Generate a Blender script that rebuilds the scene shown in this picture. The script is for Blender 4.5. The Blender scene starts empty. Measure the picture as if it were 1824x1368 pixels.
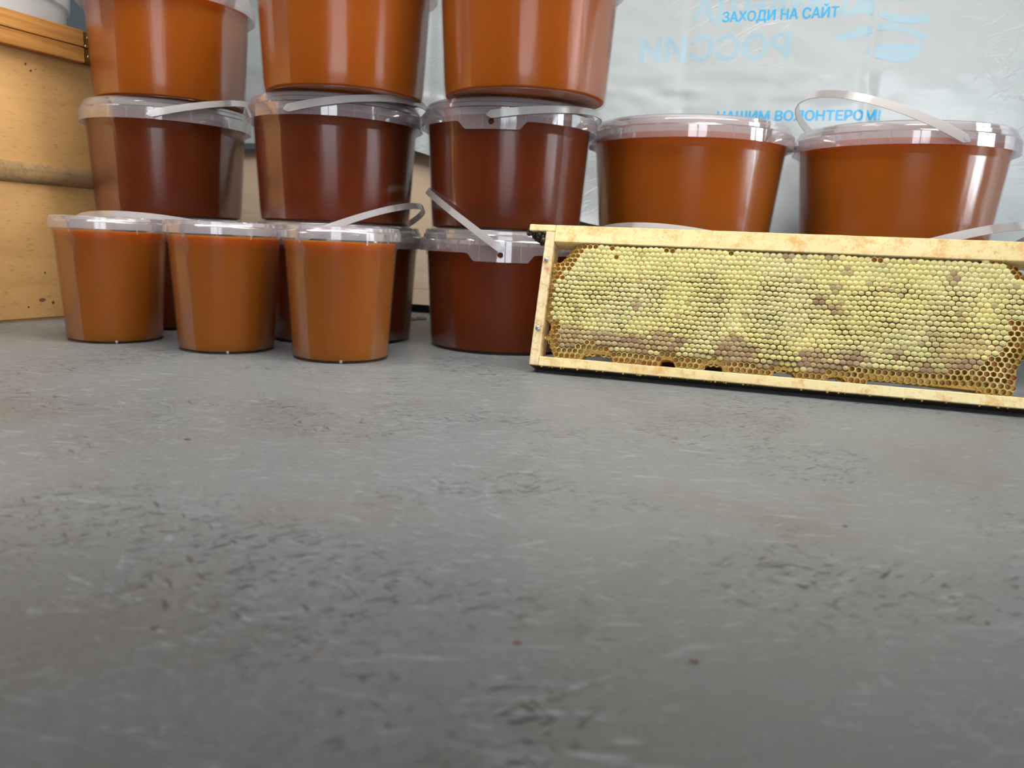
import bpy, bmesh, math, random
from math import sin, cos, pi, radians, hypot, atan2, sqrt
from mathutils import Vector, Matrix, noise
random.seed(7)
S = bpy.context.scene
COL = S.collection

# ------------------------------------------------------------------ camera, light, exposure
H = 0.122
PITCH, ROLL = radians(10.4), radians(2.5)
cam_d = bpy.data.cameras.new('camera')
cam = bpy.data.objects.new('camera', cam_d)
COL.objects.link(cam)
fw = Vector((0, cos(PITCH), -sin(PITCH)))
r0 = Vector((1, 0, 0)); u0 = r0.cross(fw)
rt = cos(ROLL) * r0 + sin(ROLL) * u0
up = -sin(ROLL) * r0 + cos(ROLL) * u0
M = Matrix((rt, up, -fw)).transposed().to_4x4()
M.translation = Vector((0, 0, H))
cam.matrix_world = M
cam_d.sensor_width = 36.0
cam_d.lens = 1370 / 1824 * 36.0
cam_d.clip_start = 0.01
cam_d.dof.use_dof = True
cam_d.dof.focus_distance = 0.76
cam_d.dof.aperture_fstop = 11.0
S.camera = cam
S.view_settings.view_transform = 'Standard'
S.view_settings.look = 'None'
S.view_settings.gamma = 1
S.view_settings.use_curve_mapping = False
S.view_settings.exposure = 0.0
S.cycles.max_bounces = 9
S.cycles.transparent_max_bounces = 40
S.cycles.caustics_reflective = False
S.cycles.caustics_refractive = False
S.cycles.sample_clamp_indirect = 6.0

world = bpy.data.worlds.new('sky'); S.world = world; world.use_nodes = True
bg = world.node_tree.nodes['Background']
bg.inputs[0].default_value = (0.88, 0.94, 1.0, 1)
bg.inputs[1].default_value = 13.5

def portal(loc, rot, sx, sy):
    l = bpy.data.lights.new('window_portal', 'AREA'); l.shape = 'RECTANGLE'
    l.size = sx; l.size_y = sy; l.cycles.is_portal = True
    o = bpy.data.objects.new('window_portal', l); o.location = loc; o.rotation_euler = rot
    COL.objects.link(o)
# room: front wall (behind the camera) y=-2.4 with a window, right wall x=2.4 with a window added for side light
W1 = (-0.62, 0.55, 0.02, 1.12)      # x0,x1,z0,z1 on the wall behind the camera
W2 = (-0.75, 0.15, 0.02, 1.15)         # y0,y1,z0,z1 of the added window on the right wall
portal(((W1[0]+W1[1])/2, -2.40, (W1[2]+W1[3])/2), (radians(90), 0, 0), W1[1]-W1[0], W1[3]-W1[2])
portal((2.40, (W2[0]+W2[1])/2, (W2[2]+W2[3])/2), (radians(90), 0, radians(90)), W2[1]-W2[0], W2[3]-W2[2])

# overhead lamp added out of view to light the back half of the table
ADDED_LAMP = (-0.05, 0.64, 0.84)
ld = bpy.data.lights.new('added_lamp_light', 'AREA'); ld.shape = 'RECTANGLE'; ld.size = 1.3; ld.size_y = .24
ld.energy = 12.0; ld.color = (1.0, .97, .92)
lo_ = bpy.data.objects.new('added_lamp_light', ld); COL.objects.link(lo_)

# ------------------------------------------------------------------ node helpers
def lin(c):
    return tuple(((v/255)/12.92 if v/255 <= .04045 else ((v/255+.055)/1.055)**2.4) for v in c) + (1,)
class NT:
    def __init__(s, name):
        s.m = bpy.data.materials.new(name); s.m.use_nodes = True
        s.t = s.m.node_tree; s.t.nodes.clear()
        s.out = s.t.nodes.new('ShaderNodeOutputMaterial')
    def n(s, typ, **kw):
        nd = s.t.nodes.new(typ)
        for k, v in kw.items():
            if k.startswith('i_'):
                key = k[2:].replace('_', ' ')
                nd.inputs[key].default_value = v
            else: setattr(nd, k, v)
        return nd
    def l(s, a, b): s.t.links.new(a, b)
    def coord(s, scale=(1,1,1), rot=(0,0,0), loc=(0,0,0), kind='Object'):
        tc = s.n('ShaderNodeTexCoord')
        if any(rot):                       # rotate first, stretch afterwards
            m0 = s.n('ShaderNodeMapping'); m0.inputs['Rotation'].default_value = rot
            s.l(tc.outputs[kind], m0.inputs[0]); src = m0.outputs[0]; rot = (0, 0, 0)
        else: src = tc.outputs[kind]
        mp = s.n('ShaderNodeMapping')
        mp.inputs['Scale'].default_value = scale; mp.inputs['Rotation'].default_value = rot; mp.inputs['Location'].default_value = loc
        s.l(src, mp.inputs[0]); return mp.outputs[0]
    def noise(s, vec, scale=5, detail=4, rough=.5, dist=0):
        nd = s.n('ShaderNodeTexNoise'); nd.inputs['Scale'].default_value = scale; nd.inputs['Detail'].default_value = detail
        nd.inputs['Roughness'].default_value = rough; nd.inputs['Distortion'].default_value = dist
        s.l(vec, nd.inputs['Vector']); return nd.outputs['Fac']
    def ramp(s, fac, stops):
        r = s.n('ShaderNodeValToRGB'); e = r.color_ramp.elements
        while len(e) < len(stops): e.new(.5)
        for el, (p, c) in zip(e, stops):
            el.position = p; el.color = c if isinstance(c, tuple) else (c, c, c, 1)
        s.l(fac, r.inputs[0]); return r.outputs[0]
    def mix(s, fac, a, b, mode='MIX'):
        m = s.n('ShaderNodeMix', data_type='RGBA', blend_type=mode)
        for sock, v in ((m.inputs[0], fac), (m.inputs[6], a), (m.inputs[7], b)):
            if hasattr(v, 'is_linked'): s.l(v, sock)
            else: sock.default_value = v
        return m.outputs[2]
    def math(s, op, a, b=0.0):
        m = s.n('ShaderNodeMath', operation=op)
        for sock, v in ((m.inputs[0], a), (m.inputs[1], b)):
            if hasattr(v, 'is_linked'): s.l(v, sock)
            else: sock.default_value = v
        return m.outputs[0]
    def bump(s, h, strength=.3, dist=.001):
        b = s.n('ShaderNodeBump'); b.inputs['Strength'].default_value = strength; b.inputs['Distance'].default_value = dist
        s.l(h, b.inputs['Height']); return b.outputs[0]
    def pbr(s, color, rough=.5, normal=None, **kw):
        p = s.n('ShaderNodeBsdfPrincipled')
        if hasattr(color, 'is_linked'): s.l(color, p.inputs['Base Color'])
        else: p.inputs['Base Color'].default_value = color
        if hasattr(rough, 'is_linked'): s.l(rough, p.inputs['Roughness'])
        else: p.inputs['Roughness'].default_value = rough
        if normal is not None: s.l(normal, p.inputs['Normal'])
        for k, v in kw.items(): p.inputs[k].default_value = v
        s.l(p.outputs[0], s.out.inputs[0]); return p

# ------------------------------------------------------------------ materials
def mat_plastic(name, milk, tint=(1, 1, 1), body=(.93, .93, .96), rough=.06, streak=.12, sc=1.0, gl_=1.0):
    t = NT(name)
    v = t.coord((18*sc, 18*sc, 1.5*sc))
    nz = t.noise(v, 1.6, 3, .5)
    bp = t.bump(nz, streak, .01)
    tr = t.n('ShaderNodeBsdfTransparent'); tr.inputs[0].default_value = tint + (1,)
    df = t.n('ShaderNodeBsdfDiffuse'); df.inputs[0].default_value = body + (1,)
    tl = t.n('ShaderNodeBsdfTranslucent'); tl.inputs[0].default_value = body + (1,)
    m1 = t.n('ShaderNodeMixShader'); m1.inputs[0].default_value = .5
    t.l(df.outputs[0], m1.inputs[1]); t.l(tl.outputs[0], m1.inputs[2])
    m2 = t.n('ShaderNodeMixShader'); m2.inputs[0].default_value = milk
    t.l(tr.outputs[0], m2.inputs[1]); t.l(m1.outputs[0], m2.inputs[2])
    gl = t.n('ShaderNodeBsdfGlossy'); gl.inputs['Roughness'].default_value = rough; t.l(bp, gl.inputs['Normal'])
    fr = t.n('ShaderNodeFresnel'); fr.inputs[0].default_value = 1.45; t.l(bp, fr.inputs['Normal'])
    fm = t.math('MINIMUM', t.math('MULTIPLY', fr.outputs[0], gl_), .45)
    m3 = t.n('ShaderNodeMixShader'); t.l(fm, m3.inputs[0])
    t.l(m2.outputs[0], m3.inputs[1]); t.l(gl.outputs[0], m3.inputs[2])
    t.l(m3.outputs[0], t.out.inputs[0]); return t.m

def mat_honey(name, col, radius, see=.28, clear=(255, 172, 20), rough=.35):
    t = NT(name)
    v = t.coord((1, 1, .5))
    nz = t.noise(v, 14, 3)
    c = t.mix(nz, tuple(x*.85 for x in col[:3]) + (1,), tuple(min(1, x*1.15) for x in col[:3]) + (1,))
    p = t.pbr(c, rough)
    p.inputs['Subsurface Weight'].default_value = 1.0
    p.inputs['Subsurface Radius'].default_value = radius
    p.inputs['Subsurface Scale'].default_value = 1.0
    p.inputs['Specular IOR Level'].default_value = .05
    rf = t.n('ShaderNodeBsdfRefraction'); rf.inputs['Color'].default_value = lin(clear); rf.inputs['Roughness'].default_value = .12; rf.inputs['IOR'].default_value = 1.38
    m = t.n('ShaderNodeMixShader'); m.inputs[0].default_value = see
    t.l(p.outputs[0], m.inputs[1]); t.l(rf.outputs[0], m.inputs[2]); t.l(m.outputs[0], t.out.inputs[0])
    return t.m

CLEAR = mat_plastic('clear_plastic', .006, (.985, .97, .97), (.85, .80, .86), .20, .14, gl_=.28)
LIDM = mat_plastic('milky_lid_plastic', .30, (.97, .97, .98), (.93, .90, .94), .07, .05)
SKIRTM = mat_plastic('milky_band_plastic', .20, (.98, .97, .98), (.93, .86, .92), .06, .06)
HANDM = mat_plastic('milky_handle_plastic', .86, (.97, .97, .98), (.80, .77, .77), .16, .05)
CUPLID = mat_plastic('cup_lid_plastic', .30, (.97, .97, .98), (.92, .90, .95), .09, .08)
CUPM = mat_plastic('cup_plastic', .010, (.99, .97, .96), (.85, .80, .84), .24, .12, gl_=.28)
TUBM = mat_plastic('white_tub_plastic', .75, (.97, .97, .97), (.93, .94, .96), .2, .05)
HON_SHADED = mat_honey('honey_amber_shaded', lin((118, 48, 1)), (.030, .008, .0010), .22, (250, 140, 14))  # same honey throughout; this copy has the lower tiers' shade in its colour
HON_LIT = mat_honey('honey_amber_lit', lin((184, 98, 0)), (.040, .013, .0012))  # lit copy: light from behind the top tier put into the colour
HON_CUP = mat_honey('honey_cup', lin((184, 106, 0)), (.040, .015, .0012))
HON_LIT_RIGHT = mat_honey('honey_lit_right', lin((190, 104, 0)), (.045, .015, .001))  # lit copy for the right stacks, backlight put into the colour

def mat_table():
    t = NT('grey_painted_board')
    nv = t.coord()
    big = t.noise(nv, 3.5, 3, .5)
    base = t.mix(big, lin((110, 115, 118)), lin((136, 140, 142)))
    warm = t.ramp(t.noise(t.coord(loc=(3, 1, 0)), 7, 4, .6), [(.52, 0.0), (.70, 1.0)])
    base = t.mix(t.math('MULTIPLY', warm, .34), base, lin((112, 98, 86)))
    h = None
    for k, (rz, sx, sy, thr, amt) in enumerate([(.1, 46, 330, .60, .7), (.6, 55, 300, .63, .6), (-.45, 42, 320, .63, .6), (-.05, 20, 330, .62, .6), (1.3, 60, 260, .66, .5), (.12, 85, 640, .62, .75), (-.2, 120, 560, .64, .7)]):
        n_ = t.noise(t.coord((sx, sy, 1), (0, 0, rz), (k*3.1, k, 0)), 1.0, 3, .6, .4)
        msk = t.ramp(n_, [(thr, 0.0), (min(thr+.06, .99), 1.0)])
        gate = t.ramp(t.noise(t.coord(loc=(k*2.3, 5, 1)), 11, 2), [(.42, 0.0), (.60, 1.0)])
        base = t.mix(t.math('MULTIPLY', t.math('MULTIPLY', msk, gate), amt*.62), base, lin((180, 194, 200)))  # pale flake streaks; the finest layers paint in bluish glints of light
        h = n_ if h is None else t.math('ADD', h, n_)
    # sparse dark scratches gathered in patches
    patch = t.ramp(t.noise(t.coord(loc=(9, 4, 0)), 9, 2), [(.46, 0.0), (.60, 1.0)])
    for k, (rz, sx, sy) in enumerate([(-.7, 70, 330), (-.25, 80, 380), (.9, 90, 360), (-.5, 160, 420)]):
        n_ = t.noise(t.coord((sx, sy, 1), (0, 0, rz), (k*5.3+2, k*2, 0)), 1.0, 2, .5, .5)
        msk = t.ramp(n_, [(.63, 0.0), (.70, 1.0)])
        base = t.mix(t.math('MULTIPLY', t.math('MULTIPLY', msk, patch), .85), base, lin((46, 48, 52)))
    # small rust dots
    vo = t.n('ShaderNodeTexVoronoi'); vo.inputs['Scale'].default_value = 38
    t.l(t.coord((1, 1.4, 1)), vo.inputs['Vector'])
    sep = t.n('ShaderNodeSeparateColor'); t.l(vo.outputs['Color'], sep.inputs[0])
    d = t.ramp(vo.outputs['Distance'], [(.035, 1.0), (.075, 0.0)])
    g = t.math('GREATER_THAN', sep.outputs[0], .80)
    base = t.mix(t.math('MULTIPLY', t.math('MULTIPLY', d, g), .7), base, lin((134, 92, 56)))
    g2 = t.math('LESS_THAN', sep.outputs[0], .22)
    base = t.mix(t.math('MULTIPLY', t.math('MULTIPLY', d, g2), .6), base, lin((72, 76, 80)))
    hh = t.math('ADD', h, t.math('MULTIPLY', t.noise(t.coord((60, 150, 1)), 3, 5, .75), 1.6))
    bp = t.bump(hh, .6, .0018)
    rr = t.ramp(big, [(.3, .26), (.7, .38)])
    t.pbr(base, rr, bp, **{'Specular IOR Level': .6})
    return t.m
TABLE = mat_table()

def mat_wood(name, a, b, stain=None, speck=None, gs=(3, 60, 60), rough=.55, dash=False, bs=.15):
    t = NT(name)
    v = t.coord(gs)
    g = t.noise(v, 1.2, 5, .6, .8)
    c = t.mix(t.ramp(g, [(.3, 0.0), (.7, 1.0)]), lin(a), lin(b))
    if dash:
        n_ = t.noise(t.coord((90, 90, 420)), 1, 2, .5)
        c = t.mix(t.math('MULTIPLY', t.ramp(n_, [(.60, 0.0), (.70, 1.0)]), .45), c, lin(tuple(x*.68 for x in a)))
        c = t.mix(t.math('MULTIPLY', t.ramp(t.noise(t.coord((3, 3, 6)), 2.3, 3), [(.45, 0.0), (.75, 1.0)]), .5), c, lin(tuple(min(255, x*1.14) for x in b)))
    if stain:
        n_ = t.noise(t.coord((1, 1, 1), loc=(2, 0, 1)), 62, 6, .8)
        c = t.mix(t.math('MULTIPLY', t.ramp(n_, [(.49, 0.0), (.64, 1.0)]), .8), c, lin(stain))
    if speck:
        n_ = t.noise(t.coord((1, 1, 1), loc=(5, 3, 1)), 260, 4, .7)
        c = t.mix(t.math('MULTIPLY', t.ramp(n_, [(.60, 0.0), (.70, 1.0)]), .6), c, lin(speck))
    t.pbr(c, rough, t.bump(g, bs, .001), **{'Specular IOR Level': .3})
    return t.m
FRAMEW = mat_wood('pale_pine_frame', (228, 202, 142), (244, 228, 176), (214, 156, 78), (120, 84, 56), (4, 70, 70))
SIDEW = mat_wood('pine_side_bar', (222, 194, 140), (242, 228, 192), (170, 96, 36), (96, 66, 44), (60, 60, 6))
PLY = mat_wood('beige_plywood', (196, 150, 94), (210, 164, 106), None, None, (3, 3, 26), .5, True)
PLY2 = mat_wood('pale_plywood_rear', (214, 190, 164), (226, 204, 180), None, None, (2, 2, 30), .6)
PINE = mat_wood('varnished_pine', (142, 88, 40), (206, 148, 82), None, None, (5, 5, 75), .35)
OLDW = mat_wood('worn_moulding', (146, 112, 76), (172, 138, 98), (124, 104, 76), (52, 36, 24), (6, 6, 60), .5)
DARKW = mat_wood('dark_corner_wood', (92, 60, 24), (124, 82, 36), None, None, (20, 20, 60), .3)
def simple(name, c, rough=.5, **kw):
    t = NT(name); t.pbr(lin(c), rough, **kw); return t.m
PROP = simple('propolis', (46, 34, 26), .35)
STEEL = simple('nail_steel', (170, 186, 190), .3, Metallic=.85)
BRASS = simple('nail_brass', (190, 178, 128), .25, Metallic=.9)
GREYW = simple('grey_wall_paint', (150, 164, 170), .8)
DARKF = simple('dark_floor', (92, 84, 76), .7)
CEIL = simple('ceiling_paint', (190, 186, 178), .9)
WARMW = mat_wood('warm_wall_boards', (168, 120, 72), (196, 150, 98), None, None, (2, 2, 30), .6)
WFR = simple('white_window_paint', (200, 200, 196), .5)
CRUMB = simple('brown_crumb', (96, 58, 36), .6)
DEBRIS = simple('debris_chip', (120, 96, 80), .7)

def mat_comb():
    t = NT('beeswax')
    at = t.n('ShaderNodeAttribute'); at.attribute_name = 'Col'
    nz = t.noise(t.coord(), 900, 3, .6)
    c = t.mix(nz, at.outputs['Color'], t.mix(1.0, at.outputs['Color'], (.80, .78, .70, 1), 'MULTIPLY'))
    p = t.pbr(c, .42, t.bump(nz, .5, .0006))
    p.inputs['Subsurface Weight'].default_value = .25
    p.inputs['Subsurface Radius'].default_value = (.003, .002, .0006)
    p.inputs['Subsurface Scale'].default_value = 1.0
    return t.m
WAX = mat_comb()

def mat_banner():
    t = NT('vinyl_banner')
    n1 = t.noise(t.coord((1, 1, 1)), 6, 3, .5, .6)
    n2 = t.noise(t.coord((3, 3, 9), (0, .5, 0)), 3.2, 4, .55, 1.2)
    r2 = t.ramp(n2, [(.47, 0.0), (.50, 1.0), (.53, 0.0)])
    gate = t.ramp(t.noise(t.coord(loc=(1, 2, 3)), 5, 2), [(.50, 0.0), (.66, .6)])
    hgt = t.math('ADD', t.math('MULTIPLY', n1, 1.0), t.math('MULTIPLY', t.math('MULTIPLY', r2, gate), .12))
    bp = t.bump(hgt, .22, .02)
    p = t.pbr(lin((184, 192, 195)), .26, bp)
    tl = t.n('ShaderNodeBsdfTranslucent'); tl.inputs[0].default_value = lin((214, 220, 225))
    m = t.n('ShaderNodeMixShader'); m.inputs[0].default_value = .12
    t.l(p.outputs[0], m.inputs[1]); t.l(tl.outputs[0], m.inputs[2]); t.l(m.outputs[0], t.out.inputs[0])
    return t.m
BANNER = mat_banner()
INK = simple('cyan_print', (60, 164, 216), .3)
GHOST = simple('pale_print_showing_through', (158, 186, 200), .3)

# ------------------------------------------------------------------ object helpers
def link(name, mesh, mat, parent=None, smooth=False):
    o = bpy.data.objects.new(name, mesh); COL.objects.link(o)
    if mat is not None: mesh.materials.append(mat)
    if parent is not None: o.parent = parent
    if smooth:
        for p in mesh.polygons: p.use_smooth = True
    return o
def mk(name, verts, faces, mat, parent=None, smooth=False):
    me = bpy.data.meshes.new(name); me.from_pydata([tuple(v) for v in verts], [], faces); me.update()
    return link(name, me, mat, parent, smooth)
def root(name, loc, label, cat, group=None, rz=0):
    o = bpy.data.objects.new(name, None); COL.objects.link(o)
    o.empty_display_size = .02; o.location = loc; o.rotation_euler = (0, 0, rz)
    o['label'] = label; o['category'] = cat
    if group: o['group'] = group
    return o
def tag(o, label, cat, group=None):
    o['label'] = label; o['category'] = cat
    if group: o['group'] = group
    return o
def lathe(prof, seg=96, closed=True):
    """closed profile loop of (r,z) -> verts, faces"""
    V, Fc = [], []
    n = len(prof)
    for i in range(seg):
        a = 2*pi*i/seg
        for r, z in prof: V.append((r*cos(a), r*sin(a), z))
    rng = n if closed else n-1
    for i in range(seg):
        j = (i+1) % seg
        for k in range(rng):
            k2 = (k+1) % n
            Fc.append((i*n+k, j*n+k, j*n+k2, i*n+k2))
    return V, Fc
def solid(prof, seg=96):
    """profile from axis to axis: first & last have r=0"""
    V = [(0, 0, prof[0][1])]; Fc = []
    inner = prof[1:-1]; n = len(inner)
    for i in range(seg):
        a = 2*pi*i/seg
        for r, z in inner: V.append((r*cos(a), r*sin(a), z))
    V.append((0, 0, prof[-1][1])); L = len(V)-1
    for i in range(seg):
        j = (i+1) % seg
        Fc.append((0, 1+j*n, 1+i*n))
        for k in range(n-1): Fc.append((1+i*n+k, 1+j*n+k, 1+j*n+k+1, 1+i*n+k+1))
        Fc.append((L, 1+i*n+n-1, 1+j*n+n-1))
    return V, Fc
def box(name, x0, x1, y0, y1, z0, z1, mat, parent=None, bev=0.0, sub=0):
    bm = bmesh.new(); bmesh.ops.create_cube(bm, size=1)
    for v in bm.verts:
        v.co = Vector(((x0+x1)/2+v.co.x*(x1-x0), (y0+y1)/2+v.co.y*(y1-y0), (z0+z1)/2+v.co.z*(z1-z0)))
    if bev: bmesh.ops.bevel(bm, geom=bm.edges[:], offset=bev, segments=2, affect='EDGES', profile=.6)
    me = bpy.data.meshes.new(name); bm.to_mesh(me); bm.free()
    return link(name, me, mat, parent)
def set_kind(o): o['kind'] = 'structure'; return o
def sharp_smooth(o, ang=35):
    me = o.data
    for p in me.polygons: p.use_smooth = True
    bm = bmesh.new(); bm.from_mesh(me)
    for e in bm.edges:
        if len(e.link_faces) == 2 and e.calc_face_angle(0) > radians(ang): e.smooth = False
    bm.to_mesh(me); bm.free()
    return o

# ------------------------------------------------------------------ the room
T = .08
set_kind(box('floor', -2.6, 2.6, -2.6, 2.6, -.86, -.78, DARKF))
set_kind(box('ceiling', -2.6, 2.6, -2.6, 2.6, 1.95, 2.03, CEIL))
set_kind(box('wall_back', -2.6, 2.6, 2.4, 2.48, -.78, 1.95, GREYW))
set_kind(box('wall_left', -2.48, -2.4, -2.4, 2.4, -.78, 1.95, CEIL))
def wall_with_window(name, axis, c, w, mat, win):
    """axis 'y': wall plane at y=c running in x; axis 'x': wall at x=c running in y"""
    a0, a1, z0, z1 = w
    parts = [(-2.4, a0, -.78, 1.95), (a1, 2.4, -.78, 1.95), (a0, a1, -.78, z0), (a0, a1, z1, 1.95)]
    V, Fc = [], []
    for (p, q, r, s_) in parts:
        b = len(V)
        for d in (c, c+T*(1 if c > 0 else -1)):
            for (u_, v_) in ((p, r), (q, r), (q, s_), (p, s_)):
                V.append((u_, d, v_) if axis == 'y' else (d, u_, v_))
        Fc += [tuple(b+i for i in f) for f in ((0,1,2,3), (4,5,6,7), (0,1,5,4), (1,2,6,5), (2,3,7,6), (3,0,4,7))]
    o = set_kind(mk(name, V, Fc, mat))
    bars = []
    m = .05
    bars += [(a0, a0+m, z0, z1), (a1-m, a1, z0, z1), (a0+m, a1-m, z0, z0+m), (a0+m, a1-m, z1-m, z1)]
    mid = (a0+a1)/2; bars += [(mid-.035, mid+.035, z0+m, z1-m)]
    zt = z0+(z1-z0)*.7
    bars += [(a0+m, mid-.035, zt-.02, zt+.02), (mid+.035, a1-m, zt-.02, zt+.02)]
    V, Fc = [], []
    for (p, q, r, s_) in bars:
        b = len(V)
        for d in (c+.005*(1 if c > 0 else -1), c+.05*(1 if c > 0 else -1)):
            for (u_, v_) in ((p, r), (q, r), (q, s_), (p, s_)):
                V.append((u_, d, v_) if axis == 'y' else (d, u_, v_))
        Fc += [tuple(b+i for i in f) for f in ((0,1,2,3), (4,5,6,7), (0,1,5,4), (1,2,6,5), (2,3,7,6), (3,0,4,7))]
    set_kind(mk(win, V, Fc, WFR))
wall_with_window('wall_front', 'y', -2.4, W1, simple('dim_wall_paint', (84, 80, 76), .8), 'window_1')
wall_with_window('wall_right', 'x', 2.4, W2, WARMW, 'added_window_right')

# housing of the added lamp
lamp = root('added_lamp', ADDED_LAMP, 'added white rectangular lamp, out of view above the back of the table', 'lamp')
box('housing', -.68, .68, -.207, .16, .004, .05, CEIL, lamp, .004)
box('foreground_blocker', -.68, .68, -.215, -.207, -.39, .05, CEIL, lamp, .002)  # deep panel added to keep the lamp's light off the foreground
box('rear_shade', -.68, .68, .160, .168, -.05, .05, CEIL, lamp, .002)
for hx in (-.6, .6): box('hanger', hx-.003, hx+.003, -.003, .003, .05, 1.0, WFR, lamp)
lo_.parent = lamp; lo_.location = (0, 0, 0)

# ------------------------------------------------------------------ table
tb = root('table', (0, .45, -.78), 'large table with a scratched grey painted board top', 'table')
def local_box(name, x0, x1, y0, y1, z0, z1, mat, par, bev=0):
    o = box(name, x0-par.location.x, x1-par.location.x, y0-par.location.y, y1-par.location.y, z0-par.location.z, z1-par.location.z, mat, par, bev)
    return o
local_box('tabletop', -1.5, 1.5, -.45, 1.62, -.028, 0, TABLE, tb, .002)
for lx in (-1.4, 1.4):
    for ly in (-.35, 1.5):
        local_box('leg', lx-.03, lx+.03, ly-.03, ly+.03, -.78, -.028, PLY, tb, .003)

# ------------------------------------------------------------------ hive box on the left
ang = radians(24)
# local frame: x along the visible side (w), y into the box (away from camera side), z up
hb = root('hive_box', (-.598, .961, 0), 'varnished plywood beehive box at the far left with a pine rim and nails', 'hive box')
qd = Vector((sin(ang), cos(ang), 0)); qi = Vector((-cos(ang), sin(ang), 0))
hb.rotation_euler = (0, 0, atan2(qd.y, qd.x))       # local x -> qd, local y -> 90deg left = (-cos..)
WX0, WX1 = -.40, .118
box('side_panel', WX0, WX1, 0, .012, .0035, .331, PLY, hb, .001)
box('end_panel', WX1-.012, WX1, .0122, .40, .0035, .331, PLY, hb, .001)
box('end_panel', WX0, WX0+.012, .0122, .40, .0035, .331, PLY, hb, .001)
box('rear_panel', WX0+.0122, WX1-.0122, .388, .40, .0035, .331, PLY, hb, .001)
box('foot_strip', WX0+.01, WX1-.02, .001, .011, 0, .0034, OLDW, hb)
box('lower_rim', WX0, .0735, -.014, -.0002, .3215, .3395, PINE, hb, .001)
box('upper_rim', WX0, .0735, -.014, -.0002, .3402, .3600, PINE, hb, .001)
for z0, z1 in ((.3225, .3392), (.3412, .3590)):
    cb = box('corner_block', .0738, WX1, -.0125, -.0002, z0, z1, DARKW, hb, .0006)
box('top_board', WX0, WX1, .0, .40, .3312, .3600, PINE, hb, .001)
def nail(name, x, z, y, r, mat, par):
    V, Fc = solid([(0, 0), (r, 0), (r*.95, .0006), (r*.5, .0011), (0, .0012)], 14)
    o = mk(name, [(vx, -vz, vy) for vx, vy, vz in V], Fc, mat, par, True); o.location = (x, y, z); return o
for x, z in ((.0800, .3525), (.0770, .3418), (.0800, .3300)): nail('nail', x, z, -.0126, .0022, BRASS, hb)
for x, z in ((.020, .0225),): nail('screw_hole', x, z, -.0002, .0018, DARKW, hb)
# half-round moulding
V, Fc = [], []
N = 12
for k in range(N+1):
    a = pi*k/N
    y, z = -.008*sin(a)-.0002, .180+.0125*cos(a)
    for x in (WX0, WX1): V.append((x, y, z))
for k in range(N): Fc.append((2*k, 2*k+1, 2*k+3, 2*k+2))
Fc.append(tuple(range(0, 2*N+2, 2))); Fc.append(tuple(range(1, 2*N+3, 2))[::-1]); Fc.append((0, 2*N, 2*N+1, 1))
sharp_smooth(mk('moulding', V, Fc, OLDW, hb))
# small stains on the panel: dark drips
def blob(name, x, z, rx, rz, y, mat, par, seed=0):
    V, n = [(0, 0, 0)], 14
    for k in range(n):
        a = 2*pi*k/n; q = 1+.35*noise.noise(Vector((cos(a)*1.3+seed, sin(a)*1.3, seed)))
        V.append((rx*q*cos(a), 0, rz*q*sin(a)))
    V = [(a, -.0003, b) for a, _, b in V]
    Fc = [(0, 1+k, 1+(k+1) % n) for k in range(n)]
    o = mk(name, V, Fc, mat, par); o.location = (x, y, z); return o
for i, (x, z, rx, rz) in enumerate([(.005, .3065, .0011, .0014), (.011, .300, .0013, .0013), (.017, .303, .0014, .0004), (.012, .060, .0010, .0014), (-.012, .018, .0012, .0010), (.006, .026, .0045, .0020)]):
    blob('stain', x, z, rx, rz, -.0001, simple('stain_brown', (88, 58, 34), .6) if i != 5 else simple('stain_grey', (120, 92, 62), .6), hb, i)

# white tub standing on the hive box
tc = Vector((-.707, 1.012, 0))
tub = root('white_tub', (tc.x, tc.y, .3602), 'white translucent plastic tub standing on the wooden hive box', 'tub')
V, Fc = lathe([(.112, .002), (.118, .0), (.120, .03), (.124, .0305), (.128, .11), (.132, .16), (.130, .16), (.126, .11), (.1195, .032), (.116, .004)], 96)
sharp_smooth(mk('tub_wall', V, Fc, TUBM, tub))
V, Fc = solid([(0, .003), (.116, .003), (.116, .0045), (0, .0045)], 64); mk('tub_bottom', V, Fc, TUBM, tub)

# ------------------------------------------------------------------ rear hive box (board behind the buckets)
bd = Vector((1, -.31, 0)).normalized()
rb = root('rear_hive_box', (-.146, 1.278, 0), 'pale plywood hive box behind the buckets, raised on cleats under the banner', 'hive box')
rb.rotation_euler = (0, 0, atan2(bd.y, bd.x))
box('front_panel', -.40, .75, 0, .012, .040, .262, PLY2, rb, .001)
box('bottom_rail', -.40, .75, -.0015, .012, .014, .0397, PLY2, rb, .0008)
box('top_board', -.40, .75, .0122, .30, .250, .262, PLY2, rb, .001)
for x in (-.38, .12, .70): box('cleat', x, x+.03, .04, .28, 0, .0138, DARKW, rb, .001)
box('rear_panel', -.40, .75, .288, .30, .014, .2498, PLY2, rb)
box('bottom_board', -.40, .75, .0122, .288, .0142, .030, DARKW, rb)

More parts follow.
